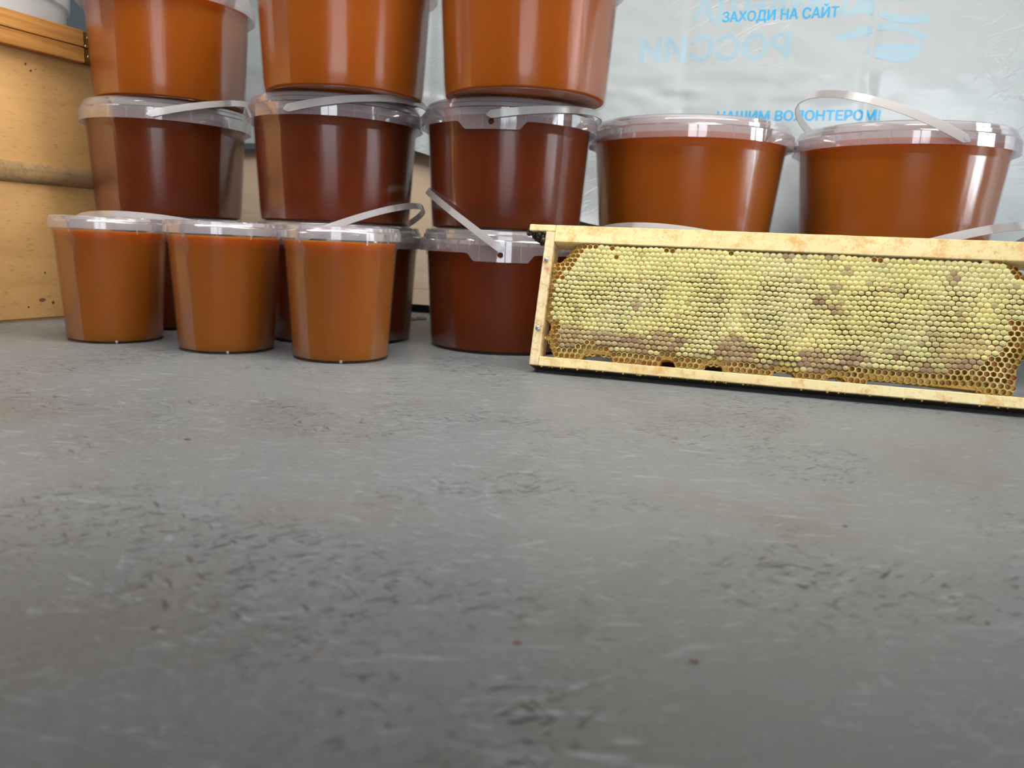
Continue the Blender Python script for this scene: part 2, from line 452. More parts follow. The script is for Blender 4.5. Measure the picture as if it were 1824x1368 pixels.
# ------------------------------------------------------------------ banner
KB = 1.0431; P0 = Vector((.2086, 1.1474, 0)); nrm = Vector((-bd.y, bd.x, 0))   # nrm points away from camera
def ban_y(s, z):
    y = .0035*noise.noise(Vector((s*5, z*4, 0)))
    for s0, a in ((.245, .0028), (.015, .0016), (-.36, .002)):
        d = (s-s0+.006*noise.noise(Vector((z*9, s0, 1))))/.006
        y += a*math.exp(-d*d)
    lo = ban_bottom(s)
    y -= .020*max(0, 1-(z-lo)/.10)**2*(1 if s > -.3 else .3)     # lower hem curls forward
    w = max(0, 1-abs(z-.33)/.04)
    y += .0022*w*noise.noise(Vector((s*26, z*60, 2)))+.0012*noise.noise(Vector((s*14+z*20, z*22, 5)))
    return y
def ban_bottom(s):
    t = min(1, max(0, (s+.45)/.40)); t = t*t*(3-2*t)
    return .262*(1-t)+.148*t-.035*min(1, max(0, (s-.02)/.2))
def ban_pt(s, z, off=0.0):
    p = P0+bd*s*KB+nrm*(ban_y(s, z)-off); return Vector((p.x, p.y, H+KB*(z-H)))
bn = root('banner', tuple(P0), 'white glossy vinyl banner with blue lettering hanging behind the buckets', 'banner')
NS, NZ = 330, 150
V, Fc = [], []
S0, S1, ZT = -.78, 1.25, .50
for i in range(NS+1):
    s = S0+(S1-S0)*i/NS; lo = ban_bottom(s)
    for j in range(NZ+1):
        z = lo+(ZT-lo)*(j/NZ)**1.3
        V.append(ban_pt(s, z)-P0)
for i in range(NS):
    for j in range(NZ):
        a = i*(NZ+1)+j; Fc.append((a, a+NZ+1, a+NZ+2, a+1))
sheet = mk('sheet', V, Fc, BANNER, bn, True)
md = sheet.modifiers.new('thick', 'SOLIDIFY'); md.thickness = .0004; md.offset = 1
def flat_mesh(name, pts2, tris, off, mat):
    """pts2 in (s,z); subdivide and drape on the banner"""
    bm = bmesh.new()
    vs = [bm.verts.new((a, b, 0)) for a, b in pts2]
    for f in tris:
        try: bm.faces.new([vs[i] for i in f])
        except ValueError: pass
    bmesh.ops.triangulate(bm, faces=bm.faces[:])
    for _ in range(3):
        es = [e for e in bm.edges if e.calc_length() > .004]
        if not es: break
        bmesh.ops.subdivide_edges(bm, edges=es, cuts=1); bmesh.ops.triangulate(bm, faces=bm.faces[:])
    for v in bm.verts:
        v.co = ban_pt(v.co.x, v.co.y, off)-P0
    me = bpy.data.meshes.new(name); bm.to_mesh(me); bm.free()
    return link(name, me, mat, bn)
def text_mesh(name, body, s0, s1, zb, capz, mat, mirror=False, off=.0006, bold=.13, shear=0.0):
    cu = bpy.data.curves.new(name, 'FONT'); cu.body = body; cu.size = 1; cu.resolution_u = 3
    to = bpy.data.objects.new(name, cu); COL.objects.link(to)
    dg = bpy.context.evaluated_depsgraph_get(); me = to.evaluated_get(dg).to_mesh()
    pts = [(v.co.x, v.co.y) for v in me.vertices]; fs = [tuple(p.vertices) for p in me.polygons]
    to.evaluated_get(dg).to_mesh_clear(); bpy.data.objects.remove(to)
    x0 = min(p[0] for p in pts); x1 = max(p[0] for p in pts)
    cap = .73
    out = []
    nP = len(pts); sh = bold*(x1-x0)/max(1, len(body))*.45
    src = [(x+d_, y+e_) for d_, e_ in ((-sh, 0), (sh, 0), (0, sh*.6), (0, -sh*.6)) for x, y in pts]
    fs = [tuple(i+k*nP for i in f) for k in range(4) for f in fs]
    for x, y in src:
        u = (x-x0)/(x1-x0)
        if mirror: u = 1-u
        zz = zb+y/cap*capz
        out.append((s0+(s1-s0)*u+shear*y, zz))
    return flat_mesh(name, out, fs, off, mat)
text_mesh('printed_line', 'ЗАХОДИ НА САЙТ', .0584, .1995, .4190, .0125, INK)
text_mesh('printed_line', 'НАШИМ ВОЛОНТЕРОМ!', .062, .2622, .2945, .0125, INK)
text_mesh('show_through_print', 'РОССИИ', -.047, .145, .372, .031, GHOST, True, .0005, .12)
text_mesh('show_through_print', 'КОМАНДА', .020, .235, .421, .031, GHOST, True, .0005, .12)
waves = [[(.1987,.397),(.222,.4045),(.249,.4095),(.262,.411),(.275,.4065),(.291,.4005),(.3035,.3935),(.3025,.387),(.281,.3975),(.264,.4015),(.249,.401),(.223,.394),(.2035,.390)],
         [(.205,.424),(.226,.4335),(.240,.435),(.253,.4235),(.270,.418),(.288,.4165),(.306,.4205),(.3035,.409),(.285,.4075),(.263,.4105),(.248,.4175),(.227,.423),(.209,.4195)],
         [(.2345,.3785),(.248,.385),(.272,.3855),(.297,.3845),(.302,.378),(.2965,.3695),(.285,.363),(.273,.3625),(.260,.3665),(.243,.371)],
         [(.225,.452),(.245,.447),(.262,.436),(.280,.434),(.304,.440),(.304,.452),(.285,.446),(.265,.449),(.245,.458)]]
for w in waves:
    flat_mesh('show_through_wave', w, [tuple(range(len(w)))], .0005, GHOST)

# ------------------------------------------------------------------ honey buckets
def skirt_mesh(R, h, rb_, tab=None, seg=192, low=.0245, top=.0105, th=.0009):
    """band below the lid, closed thin wall with optional deeper hinge tab (azimuth), plus ribs"""
    V, Fc = [], []
    rows = 5
    for i in range(seg):
        a = 2*pi*i/seg
        ext = 0
        if tab is not None:
            for tt in (tab, tab+pi):
                d = abs((a-tt+pi) % (2*pi)-pi)
                w0, w1 = radians(17), radians(21)
                ext = max(ext, .0085*min(1, max(0, (w1-d)/(w1-w0))))
        zt, zb = h-top, h-low-ext
        prof = [(rb_, zt+.0006), (R-.0015, zt+.0006), (R-.0003, zt-.001), (R, zb), (R-th, zb), (R-th-.0003, zt-.001), (rb_, zt-.0006)]
        for r, z in prof: V.append((r*cos(a), r*sin(a), z))
    n = 7
    for i in range(seg):
        j = (i+1) % seg
        for k in range(n):
            k2 = (k+1) % n; Fc.append((i*n+k, j*n+k, j*n+k2, i*n+k2))
    # ribs
    for k in range(26):
        a = 2*pi*(k+.3)/26+.02*sin(k*5)
        zb = h-low+.001
        if tab is not None:
            d = min(abs((a-tab+pi) % (2*pi)-pi), abs((a-tab-pi+pi) % (2*pi)-pi))
            if d < radians(16): zb -= .0085
        da = .0005/R
        b = len(V)
        for aa in (a-da, a+da):
            for r, z in ((rb_, h-top-.0006), (R-th, h-top-.0006), (R-th, zb), (rb_+.0035, zb+.004)):
                V.append((r*cos(aa), r*sin(aa), z))
        Fc += [tuple(b+i for i in f) for f in ((0,1,2,3), (7,6,5,4), (0,4,5,1), (1,5,6,2), (2,6,7,3), (3,7,4,0))]
    return V, Fc
def handle_mesh(R, ap, az, tilt, w=.0084, th=.0016, rise=0.0, taper=.85):
    a = Vector((cos(az), sin(az), 0)); b0 = Vector((-sin(az), cos(az), 0))
    b = b0*cos(tilt)+Vector((0, 0, sin(tilt))); nn = a.cross(b)
    V, Fc = [], []
    N = 72
    ring = []
    t0 = -.045
    for k in range(N+1):
        t = t0+(pi-2*t0)*k/N
        p = a*(R*cos(t))+b*(ap*sin(t)) if 0 <= t <= pi else a*(R*cos(t))+b*(R*sin(t))
        tan = (a*(-R*sin(t))+b*(ap*cos(t))).normalized(); rad = tan.cross(nn).normalized()
        if rad.dot(p) < 0: rad = -rad
        e = min(t-t0, pi-t0-t)/(pi/2)*R      # distance from end
        e0 = w*.55
        wid = w*(sqrt(max(0.02, 1-(1-min(1, e/e0))**2)) if e < e0 else 1)
        wid *= 1-(1-taper)*min(1, e/.05)
        th_ = th
        V += [tuple(p+nn*wid/2+rad*th_/2), tuple(p-nn*wid/2+rad*th_/2), tuple(p-nn*wid/2-rad*th_/2), tuple(p+nn*wid/2-rad*th_/2)]
    for k in range(N):
        for q in range(4):
            Fc.append((4*k+q, 4*k+4+q, 4*k+4+(q+1) % 4, 4*k+(q+1) % 4))
    Fc.append((3, 2, 1, 0)); Fc.append((4*N, 4*N+1, 4*N+2, 4*N+3))
    # hinge pins
    for sgn in (1, -1):
        c = a*R*sgn; base = len(V); m = 10
        for rr in (-.0035, .0014):
            for k in range(m):
                q = 2*pi*k/m
                V.append(tuple(c+a*sgn*rr+b0*cos(q)*.0016+Vector((0, 0, 1))*sin(q)*.0016))
        for k in range(m): Fc.append((base+k, base+(k+1) % m, base+m+(k+1) % m, base+m+k))
        Fc.append(tuple(base+m+k for k in range(m)))
    return V, Fc

BUCKET = 'clear plastic buckets full of amber honey'
def bucket(loc, R, h, label, honey, tab=None, handle=None, fill=.0165, ratio=.86, tagm=False, rz=0):
    b = root('honey_bucket', loc, label, 'bucket', BUCKET)
    rt_ = R-.0065            # body radius under the lid
    rbm = R*ratio
    zt = h-.006
    def rad(z): return rbm+(rt_-rbm)*(z/zt)
    t = .0009
    prof = [(rbm-.006, .0016), (rbm-.004, 0), (rbm-.0012, 0), (rbm, .002)] + [(rad(z*h/8), z*h/8) for z in range(1, 7)] + \
           [(rad(h-.030), h-.030), (rad(h-.029)+.0012, h-.0285), (rt_, zt), (rt_-t, zt), (rad(h-.029)-t+.0012, h-.0288), (rad(h-.031)-t, h-.031)] + \
           [(rad(z*h/8)-t, z*h/8) for z in range(6, 0, -1)] + [(rbm-.0015, .0035), (rbm-.007, .0026)]
    V, Fc = lathe(prof, 128)
    n = len(prof)
    # bottom disc
    c0 = len(V); V.append((0, 0, .0016))
    for i in range(128): Fc.append((c0, i*n, ((i+1) % 128)*n))
    sharp_smooth(mk('bucket_wall', V, Fc, CLEAR, b), 40)
    zf = h-fill
    hp = [(0, .0020), (rbm-.0060, .0020), (rbm-.0022, .0030)] + [(rad(z*zf/8)-t-.0007, z*zf/8) for z in range(1, 8)] + [(rad(zf)-t-.0007, zf-.0004), (rad(zf)-.004, zf), (0, zf)]
    V, Fc = solid(hp, 128)
    sharp_smooth(mk('honey', V, Fc, honey, b), 50)
    # lid
    lp = [(R-.013, h-.0022), (R-.0115, h-.0002), (R-.0075, h), (R-.0062, h-.0012), (R-.0058, h-.0045), (R-.0040, h-.0056), (R-.0036, h-.0098), (R-.0048, h-.0100),
          (R-.0052, h-.0064), (R-.0060, h-.0055), (R-.0085, h-.0016), (R-.0112, h-.0018), (R-.0128, h-.0036)]
    V, Fc = lathe(lp, 128)
    n = len(lp); c0 = len(V); V += [(0, 0, h-.0024), (0, 0, h-.0036)]
    for i in range(128):
        j = (i+1) % 128; Fc.append((c0, i*n, j*n)); Fc.append((c0+1, j*n+n-1, i*n+n-1))
    sharp_smooth(mk('lid', V, Fc, LIDM, b), 25)
    V, Fc = skirt_mesh(R, h, rt_+.0002, tab)
    sk = sharp_smooth(mk('rim_band', V, Fc, SKIRTM, b), 30)
    if tab is not None:                       # real hinge holes cut through the band
        bm = bmesh.new()
        for sgn in (0, pi):
            az = tab+sgn
            m = Matrix.Translation((R*cos(az), R*sin(az), h-.0255)) @ Matrix.Rotation(az, 4, 'Z') @ Matrix.Rotation(pi/2, 4, 'Y')
            bmesh.ops.create_cone(bm, cap_ends=True, segments=20, radius1=.0031, radius2=.0031, depth=.008, matrix=m)
        cm = bpy.data.meshes.new('cut'); bm.to_mesh(cm); bm.free()
        co = bpy.data.objects.new('cut', cm); COL.objects.link(co); co.parent = b
        mo = sk.modifiers.new('hole', 'BOOLEAN'); mo.object = co; mo.operation = 'DIFFERENCE'; mo.solver = 'FAST'
        bpy.context.view_layer.update()
        dg = bpy.context.evaluated_depsgraph_get()
        nm = bpy.data.meshes.new_from_object(sk.evaluated_get(dg))
        sk.modifiers.clear(); sk.data = nm; bpy.data.objects.remove(co)
    if handle:
        az, tilt, ap = handle
        V, Fc = handle_mesh(R+.0022, ap, az, tilt, .0098 if R > .11 else .0082)
        ho = sharp_smooth(mk('handle', V, Fc, HANDM, b), 40); ho.location = (0, 0, h-.019)
    if tagm:
        # small embossed brown print patch low on the side
        V, Fc = [], []
        a0 = tagm; 
        rng = random.Random(3)
        for i in range(5):
            for j in range(26):
                if rng.random() < .6:
                    aa = a0+i*.022; z = .028+j*.0024; r = rad(z)+.0003; b_ = len(V)
                    for da, dz in ((0, 0), (.015, 0), (.015, .0017), (0, .0017)):
                        V.append((r*cos(aa+da), r*sin(aa+da), z+dz))
                    Fc.append((b_, b_+1, b_+2, b_+3))
        mk('stamped_print', V, Fc, simple('print_brown', (92, 52, 34), .5), b)
    return b

RA, HA = .100, .134
RB, HB = .120, .132
RB0 = .1145
def faz(X, Y, deg):       # azimuth measured from the side that faces the camera; +deg = towards the right
    return atan2(-Y, -X)+radians(deg)
def hd(X, Y, deg, tilt, ap, side):   # side=+1: arc runs to the right/back, -1: to the left/back
    az = faz(X, Y, deg)
    if side > 0: return (az, radians(tilt), ap)
    return (az+pi, radians(tilt), ap)
C1, C1m, C1t = (-.448, 1.000), (-.449, 1.0125), (-.4375, 1.000)
C2, C2m, C2t = (-.214, .938), (-.2165, .930), (-.1985, .893)
C3, C3m, C3t = (-.0145, .9195), (-.0155, .915), (.0003, .862)
B4, B4m = (.200, .880), (.1995, .960)
B5, B5m = (.432, .868), (.4413, .935)
bucket((*C1, 0), RA, HA, 'leftmost honey bucket standing on the table, behind the small cups', HON_SHADED, None, hd(*C1, 60, 11, .1045, -1))
bucket((*C1m, HA), RA, HA, 'leftmost bucket of the middle tier, honey in its shaded tone, handle lying to the right', HON_SHADED, None, hd(*C1m, -10, 16, .1075, 1))
bucket((*C1t, 2*HA), RA, HA, 'leftmost bucket of the top tier, beside the white tub', HON_LIT, tagm=faz(*C1t, 72))
bucket((*C2, 0), RA, HA, 'bucket standing on the table behind the right-hand small cup, arched handle up', HON_SHADED, None, hd(*C2, -25, 24, .108, 1))
bucket((*C2m, HA), RA, HA, 'second bucket from the left in the middle tier, handle over its rim', HON_SHADED, None, hd(*C2m, -29, 11, .1065, 1))
bucket((*C2t, 2*HA), RA, HA, 'second bucket from the left in the top tier, lit amber honey', HON_LIT)
bucket((*C3, 0), RA, HA, 'bucket on the table touching the left end of the honeycomb frame, raised handle', HON_SHADED, faz(*C3, -3), hd(*C3, -3, 34, .1115, -1), ratio=.855)
bucket((*C3m, HA), RA, HA, 'third bucket from the left in the middle tier, notched band with a hole', HON_SHADED, faz(*C3m, -11), hd(*C3m, -11, 8, .104, 1))
bucket((*C3t, 2*HA), RA, HA, 'rightmost bucket of the top tier, amber honey in its lit tone', HON_LIT, tagm=faz(*C3t, 70))
bucket((*B4, 0), RB0, HB, 'wide bucket on the table behind the middle of the honeycomb frame', HON_SHADED, None, hd(*B4, 60, 15, .118, -1), ratio=.84)
bucket((*B4m, HB), RB, HB, 'wide bucket stacked behind the middle of the frame, window reflected in its rim', HON_LIT_RIGHT, None, hd(*B4m, 82, 3, .118, 1), ratio=.84)
bucket((*B5, 0), RB0, HB, 'wide bucket on the table behind the right part of the honeycomb frame', HON_SHADED, None, hd(*B5, -25, 22, .125, 1), ratio=.84)
bucket((*B5m, HB), RB, HB, 'rightmost wide bucket, honey in its lit tone, white handle raised to the left', HON_LIT_RIGHT, None, hd(*B5m, 28, 25, .131, -1), ratio=.84)

# ------------------------------------------------------------------ three small cups (one built, two copied)
def make_cup(loc, label):
    b = root('honey_cup', loc, label, 'cup', 'small lidded cups of honey in front of the buckets')
    R0, R1, h = .0478, .0552, .117
    def rad(z): return R0+(R1-R0)*z/h
    t = .0008
    prof = [(R0-.004, .0014), (R0-.003, 0), (R0-.0008, 0), (R0, .0015)]+[(rad(z*.0135), z*.0135) for z in range(1, 8)]+[(rad(.108), .108), (rad(.108)+.0012, .1085), (rad(.108)+.0014, .119), (rad(.108)+.0006, .119), (rad(.108)+.0004, .109), (rad(.107)-t, .107)]+[(rad(z*.0135)-t, z*.0135) for z in range(7, 0, -1)]+[(R0-.001, .003), (R0-.005, .0024)]
    V, Fc = lathe(prof, 96); n = len(prof); c0 = len(V); V.append((0, 0, .0014))
    for i in range(96): Fc.append((c0, i*n, ((i+1) % 96)*n))
    sharp_smooth(mk('cup_wall', V, Fc, CUPM, b), 40)
    zf = .1155
    hp = [(0, .0018), (R0-.0035, .0018), (R0-.0014, .0026)]+[(rad(z*.0135)-t-.0005, z*.0135) for z in range(1, 8)]+[(rad(.107)-t-.0005, .107), (rad(.107)-t, zf), (0, zf)]
    V, Fc = solid(hp, 96); sharp_smooth(mk('honey', V, Fc, HON_CUP, b), 50)
    R = .0590
    lp = [(R-.0085, .1268), (R-.0075, .1300), (R-.0030, .1302), (R-.0018, .1295), (R-.0014, .1262), (R-.0004, .1252), (R, .1245), (R, .1178), (R-.0009, .1178), (R-.001, .1240), (R-.0024, .1262), (R-.0035, .1290), (R-.0068, .1288), (R-.0078, .1262)]
    V, Fc = lathe(lp, 96); n = len(lp); c0 = len(V); V += [(0, 0, .1268), (0, 0, .1262)]
    for i in range(96):
        j = (i+1) % 96; Fc.append((c0, i*n, j*n)); Fc.append((c0+1, j*n+n-1, i*n+n-1))
    for k in range(11):          # short vertical ribs of the lid band
        a = 2*pi*k/11; b_ = len(V)
        for aa in (a-.008, a+.008):
            for r, z in ((R1+.0012, .1225), (R-.001, .1225), (R-.001, .1135 if k % 2 else .118), (R1+.0012, .1135 if k % 2 else .118)):
                V.append((r*cos(aa), r*sin(aa), z))
        Fc += [tuple(b_+i for i in f) for f in ((0,1,2,3), (7,6,5,4), (0,4,5,1), (1,5,6,2), (2,6,7,3), (3,7,4,0))]
    sharp_smooth(mk('lid', V, Fc, CUPLID, b), 25)
    V, Fc = solid([(0, 0), (.0016, 0), (.0016, .0004), (.0006, .0010), (0, .0010)], 12)
    g = mk('moulding_mark', [(x, -z, y) for x, y, z in V], Fc, CUPLID, b, True)
    g.location = (0, -R0-.0001, .0022)
    g.hide_render = False
    return b
cup = make_cup((-.4375, .8390, 0), 'leftmost small honey cup, next to the wooden hive box')
cup.rotation_euler.z = atan2(-.4375, .839)*-1
for (x, y), lab in (((-.3020, .8040), 'middle one of the three small honey cups'), ((-.1762, .7780, ), 'rightmost small honey cup, nearest the empty part of the table')):
    c = cup.copy(); COL.objects.link(c); c.location = (x, y, 0); c['label'] = lab; c.rotation_euler.z = atan2(-x, y)
    for ch in list(cup.children):
        d = ch.copy(); COL.objects.link(d); d.parent = c

# ------------------------------------------------------------------ honeycomb frame
TL = radians(18); TH = .025
A = Vector((.01536, .73114, 0.00773))
fd = Vector((.95840, -.28544, 0))
fu = Vector((.08821, .29616, .95106))
fb = fu.cross(fd)*1.0
fb = Vector((.27147, .91149, -.30902))          # depth direction: away from the camera
R3 = Matrix((fd, fb, fu)).transposed().to_4x4(); R3.translation = A+fb*TH*0
fr = root('honeycomb_frame', (0, 0, 0), 'wooden beehive frame full of capped honeycomb leaning on the buckets', 'hive frame')
fr.matrix_world = R3
FL = .435
def rough_box(name, x0, x1, y0, y1, z0, z1, mat, seg=60, amp=.0004, axis=0):
    bm = bmesh.new(); bmesh.ops.create_cube(bm, size=1)
    for v in bm.verts: v.co = Vector(((x0+x1)/2+v.co.x*(x1-x0), (y0+y1)/2+v.co.y*(y1-y0), (z0+z1)/2+v.co.z*(z1-z0)))
    L = (x1-x0, y1-y0, z1-z0)
    for _ in range(5):
        es = [e for e in bm.edges if abs((e.verts[0].co-e.verts[1].co)[axis]) > L[axis]/seg*1.5]
        if not es: break
        bmesh.ops.subdivide_edges(bm, edges=es, cuts=1, use_grid_fill=True)
    bmesh.ops.bevel(bm, geom=[e for e in bm.edges if e.is_manifold and e.calc_face_angle(0) > 1], offset=.0006, segments=1, affect='EDGES')
    for v in bm.verts: v.co += Vector((0, amp, amp))*noise.noise(v.co*120)
    me = bpy.data.meshes.new(name); bm.to_mesh(me); bm.free(); return link(name, me, mat, fr)
rough_box('top_bar', .0092, .4258, 0, TH, .1232, .1402, FRAMEW)
rough_box('top_bar_lug', -.0175, .0090, .0, TH, .1336, .1402, FRAMEW, 8)
rough_box('top_bar_lug', .4260, .453, 0, TH, .1336, .1402, FRAMEW, 8)
rough_box('side_bar', .0, .0090, 0, TH, 0, .1334, SIDEW, 30, .0005, 2)
rough_box('side_bar', .4260, FL, 0, TH, 0, .1334, SIDEW, 30, .0005, 2)
rough_box('bottom_bar', .0092, .4258, 0, TH, 0, .0090, FRAMEW)
# propolis: dark grime under the lug and on the top edge
def lump(name, pts, r, mat, seed=0, par=fr):
    V, Fc = [], []
    for i, (p, q) in enumerate(pts):
        b = len(V); m = 8
        V.append(tuple(Vector(p)+Vector((0, 0, q))))
        rings = 4
        for k in range(1, rings):
            th_ = pi*k/rings
            for j in range(m):
                a = 2*pi*j/m
                d = Vector((sin(th_)*cos(a), sin(th_)*sin(a), cos(th_)))
                V.append(tuple(Vector(p)+d*q*(1+.35*noise.noise(d*1.5+Vector((i*3.1, seed, 0))))))
        V.append(tuple(Vector(p)-Vector((0, 0, q))))
        for j in range(m):
            Fc.append((b, b+1+j, b+1+(j+1) % m)); 
            for k in range(rings-2): Fc.append((b+1+k*m+j, b+1+(k+1)*m+j, b+1+(k+1)*m+(j+1) % m, b+1+k*m+(j+1) % m))
            Fc.append((b+1+(rings-1)*m, b+1+(rings-2)*m+(j+1) % m, b+1+(rings-2)*m+j))
    return mk(name, V, Fc, mat, par, True)
rng = random.Random(5)
pts = [((-.0175, .003, .135), .0024), ((-.0190, .006, .1325), .0026), ((-.0165, .004, .1318), .002)]
for k in range(44):
    x = -.016+.0155*rng.random(); pts.append(((x, .003+.02*rng.random(), .1330-.0085*rng.random()*(x+.018)/.018-.0010), .0013+.0022*max(0, (x+.018)/.018)))
lump('propolis', pts, 0, PROP)
for o_ in fr.children:
    if o_.name.startswith('propolis'): o_['kind'] = 'stuff'
g1 = box('dark_underside', .001, FL-.001, .0015, TH-.0008, -.0006, -.0001, simple('bottom_shade', (62, 46, 24), .7), fr)  # thin dark sheet: shade under the bottom bar put into its colour
pts = []
for k in range(90):
    x = .03+.38*rng.random(); pts.append(((x, .003+.018*rng.random(), .1402), .0006+.0011*rng.random()*(1 if x > .08 else .6)))
lump('propolis', pts, 0, simple('propolis_brown', (74, 52, 34), .5), 2)['kind'] = 'stuff'
pts = []
for k in range(40):
    pts.append(((.01+.4*rng.random(), .0008+.001*rng.random(), -.0006), .0005+.0007*rng.random()))
lump('wax_crumbs', pts, 0, simple('wax_crumb', (178, 140, 62), .6), 3)['kind'] = 'stuff'
nail('nail', .0044, .0361, -.0006, .0025, STEEL, fr)
nail('nail', .0040, .1045, -.0006, .0022, STEEL, fr)
nail('nail', .4305, .0361, -.0006, .0025, STEEL, fr)

# comb ------------------------------------------------------------
MM = .001
outline = [(30.9,123.0),(21.5,108.7),(14,103.9),(9.2,103.9),(9.2,88),(9.2,47.4),(14.7,42),(14.2,31.0),(9.2,30.6),(9.2,28.1),(15.2,26.5),(18.5,16.4),(22.6,9.2),(47.5,9.2),(50.9,15.8),(62,17.5),(76.6,16.4),(79.5,9.2),(122.2,9.2),(123.4,16.6),(129,17.6),(134.6,16.5),(137.8,9.2),(159.9,9.2),(163.7,15.4),(170,17.5),(177.4,16.0),(182.0,9.2),(222.7,9.2),(223.7,15.1),(231,17),(238.7,15.4),(243.8,9.2),(264.9,9.2),(270.0,13.8),(275,15),(280.9,13.8),(285.7,9.2),(299.5,9.2),(301.3,15.2),(322,15.6),(344.6,14.8),(387.3,13.0),(389.9,9.2),(410.4,9.2),(412.5,17.9),(413.5,35.6),(419,50),(425.8,60),(425.8,80.4),(425.8,98),(418,108),(404.6,123.0)]
def inside(x, y):
    c = False; n = len(outline)
    for i in range(n):
        x1, y1 = outline[i]; x2, y2 = outline[(i+1) % n]
        if (y1 > y) != (y2 > y) and x < (x2-x1)*(y-y1)/(y2-y1)+x1: c = not c
    return c
def edist(x, y):
    best = 1e9; n = len(outline)
    for i in range(n):
        x1, y1 = outline[i]; x2, y2 = outline[(i+1) % n]
        if y1 > 122 and y2 > 122: continue
        dx, dy = x2-x1, y2-y1; L = dx*dx+dy*dy
        t = max(0, min(1, ((x-x1)*dx+(y-y1)*dy)/L)) if L else 0
        best = min(best, hypot(x-x1-t*dx, y-y1-t*dy))
    return best
px, ry = 5.25, 4.45
def nz3(x, y, s, o=0): return noise.noise(Vector((x*s, y*s, o)))
opencol = lin((150, 96, 18)); 
capV, capF, capC = [], [], []
opV, opF, opC = [], [], []
def addf(V, F, Cc, vs, faces, cols):
    b = len(V); V.extend(vs); F.extend([tuple(b+i for i in f) for f in faces]); Cc.extend(cols)
def mixc(a, b, t): return tuple(a[i]*(1-t)+b[i]*t for i in range(3))+(1,)
Y_A, Y_B, BR, DK = lin((214, 206, 136)), lin((230, 216, 144)), lin((150, 116, 90)), lin((96, 62, 48))
WAXE = lin((246, 232, 160)); AMB = lin((216, 158, 52)); AMBD = lin((184, 118, 26)); PALE = lin((212, 206, 160))
hexa = [(cos(radians(30+60*k)), sin(radians(30+60*k))) for k in range(6)]
RXc, RYc = px/sqrt(3)*1.0, ry/1.5
crng = random.Random(11)
special_open = [(120.5,120),(124.5,120),(176,120),(47,118),(66,119),(300,119.5),(388,121),(395,121),(52,121),(72,109.5)]
special_brown = [(228,119,5),(240,119,4),(262,119,4),(276,107,5),(268,90,5),(269,71,5),(360,106,6),(97,66,5),(300,119,3),(330,119,2)]
nc = 0
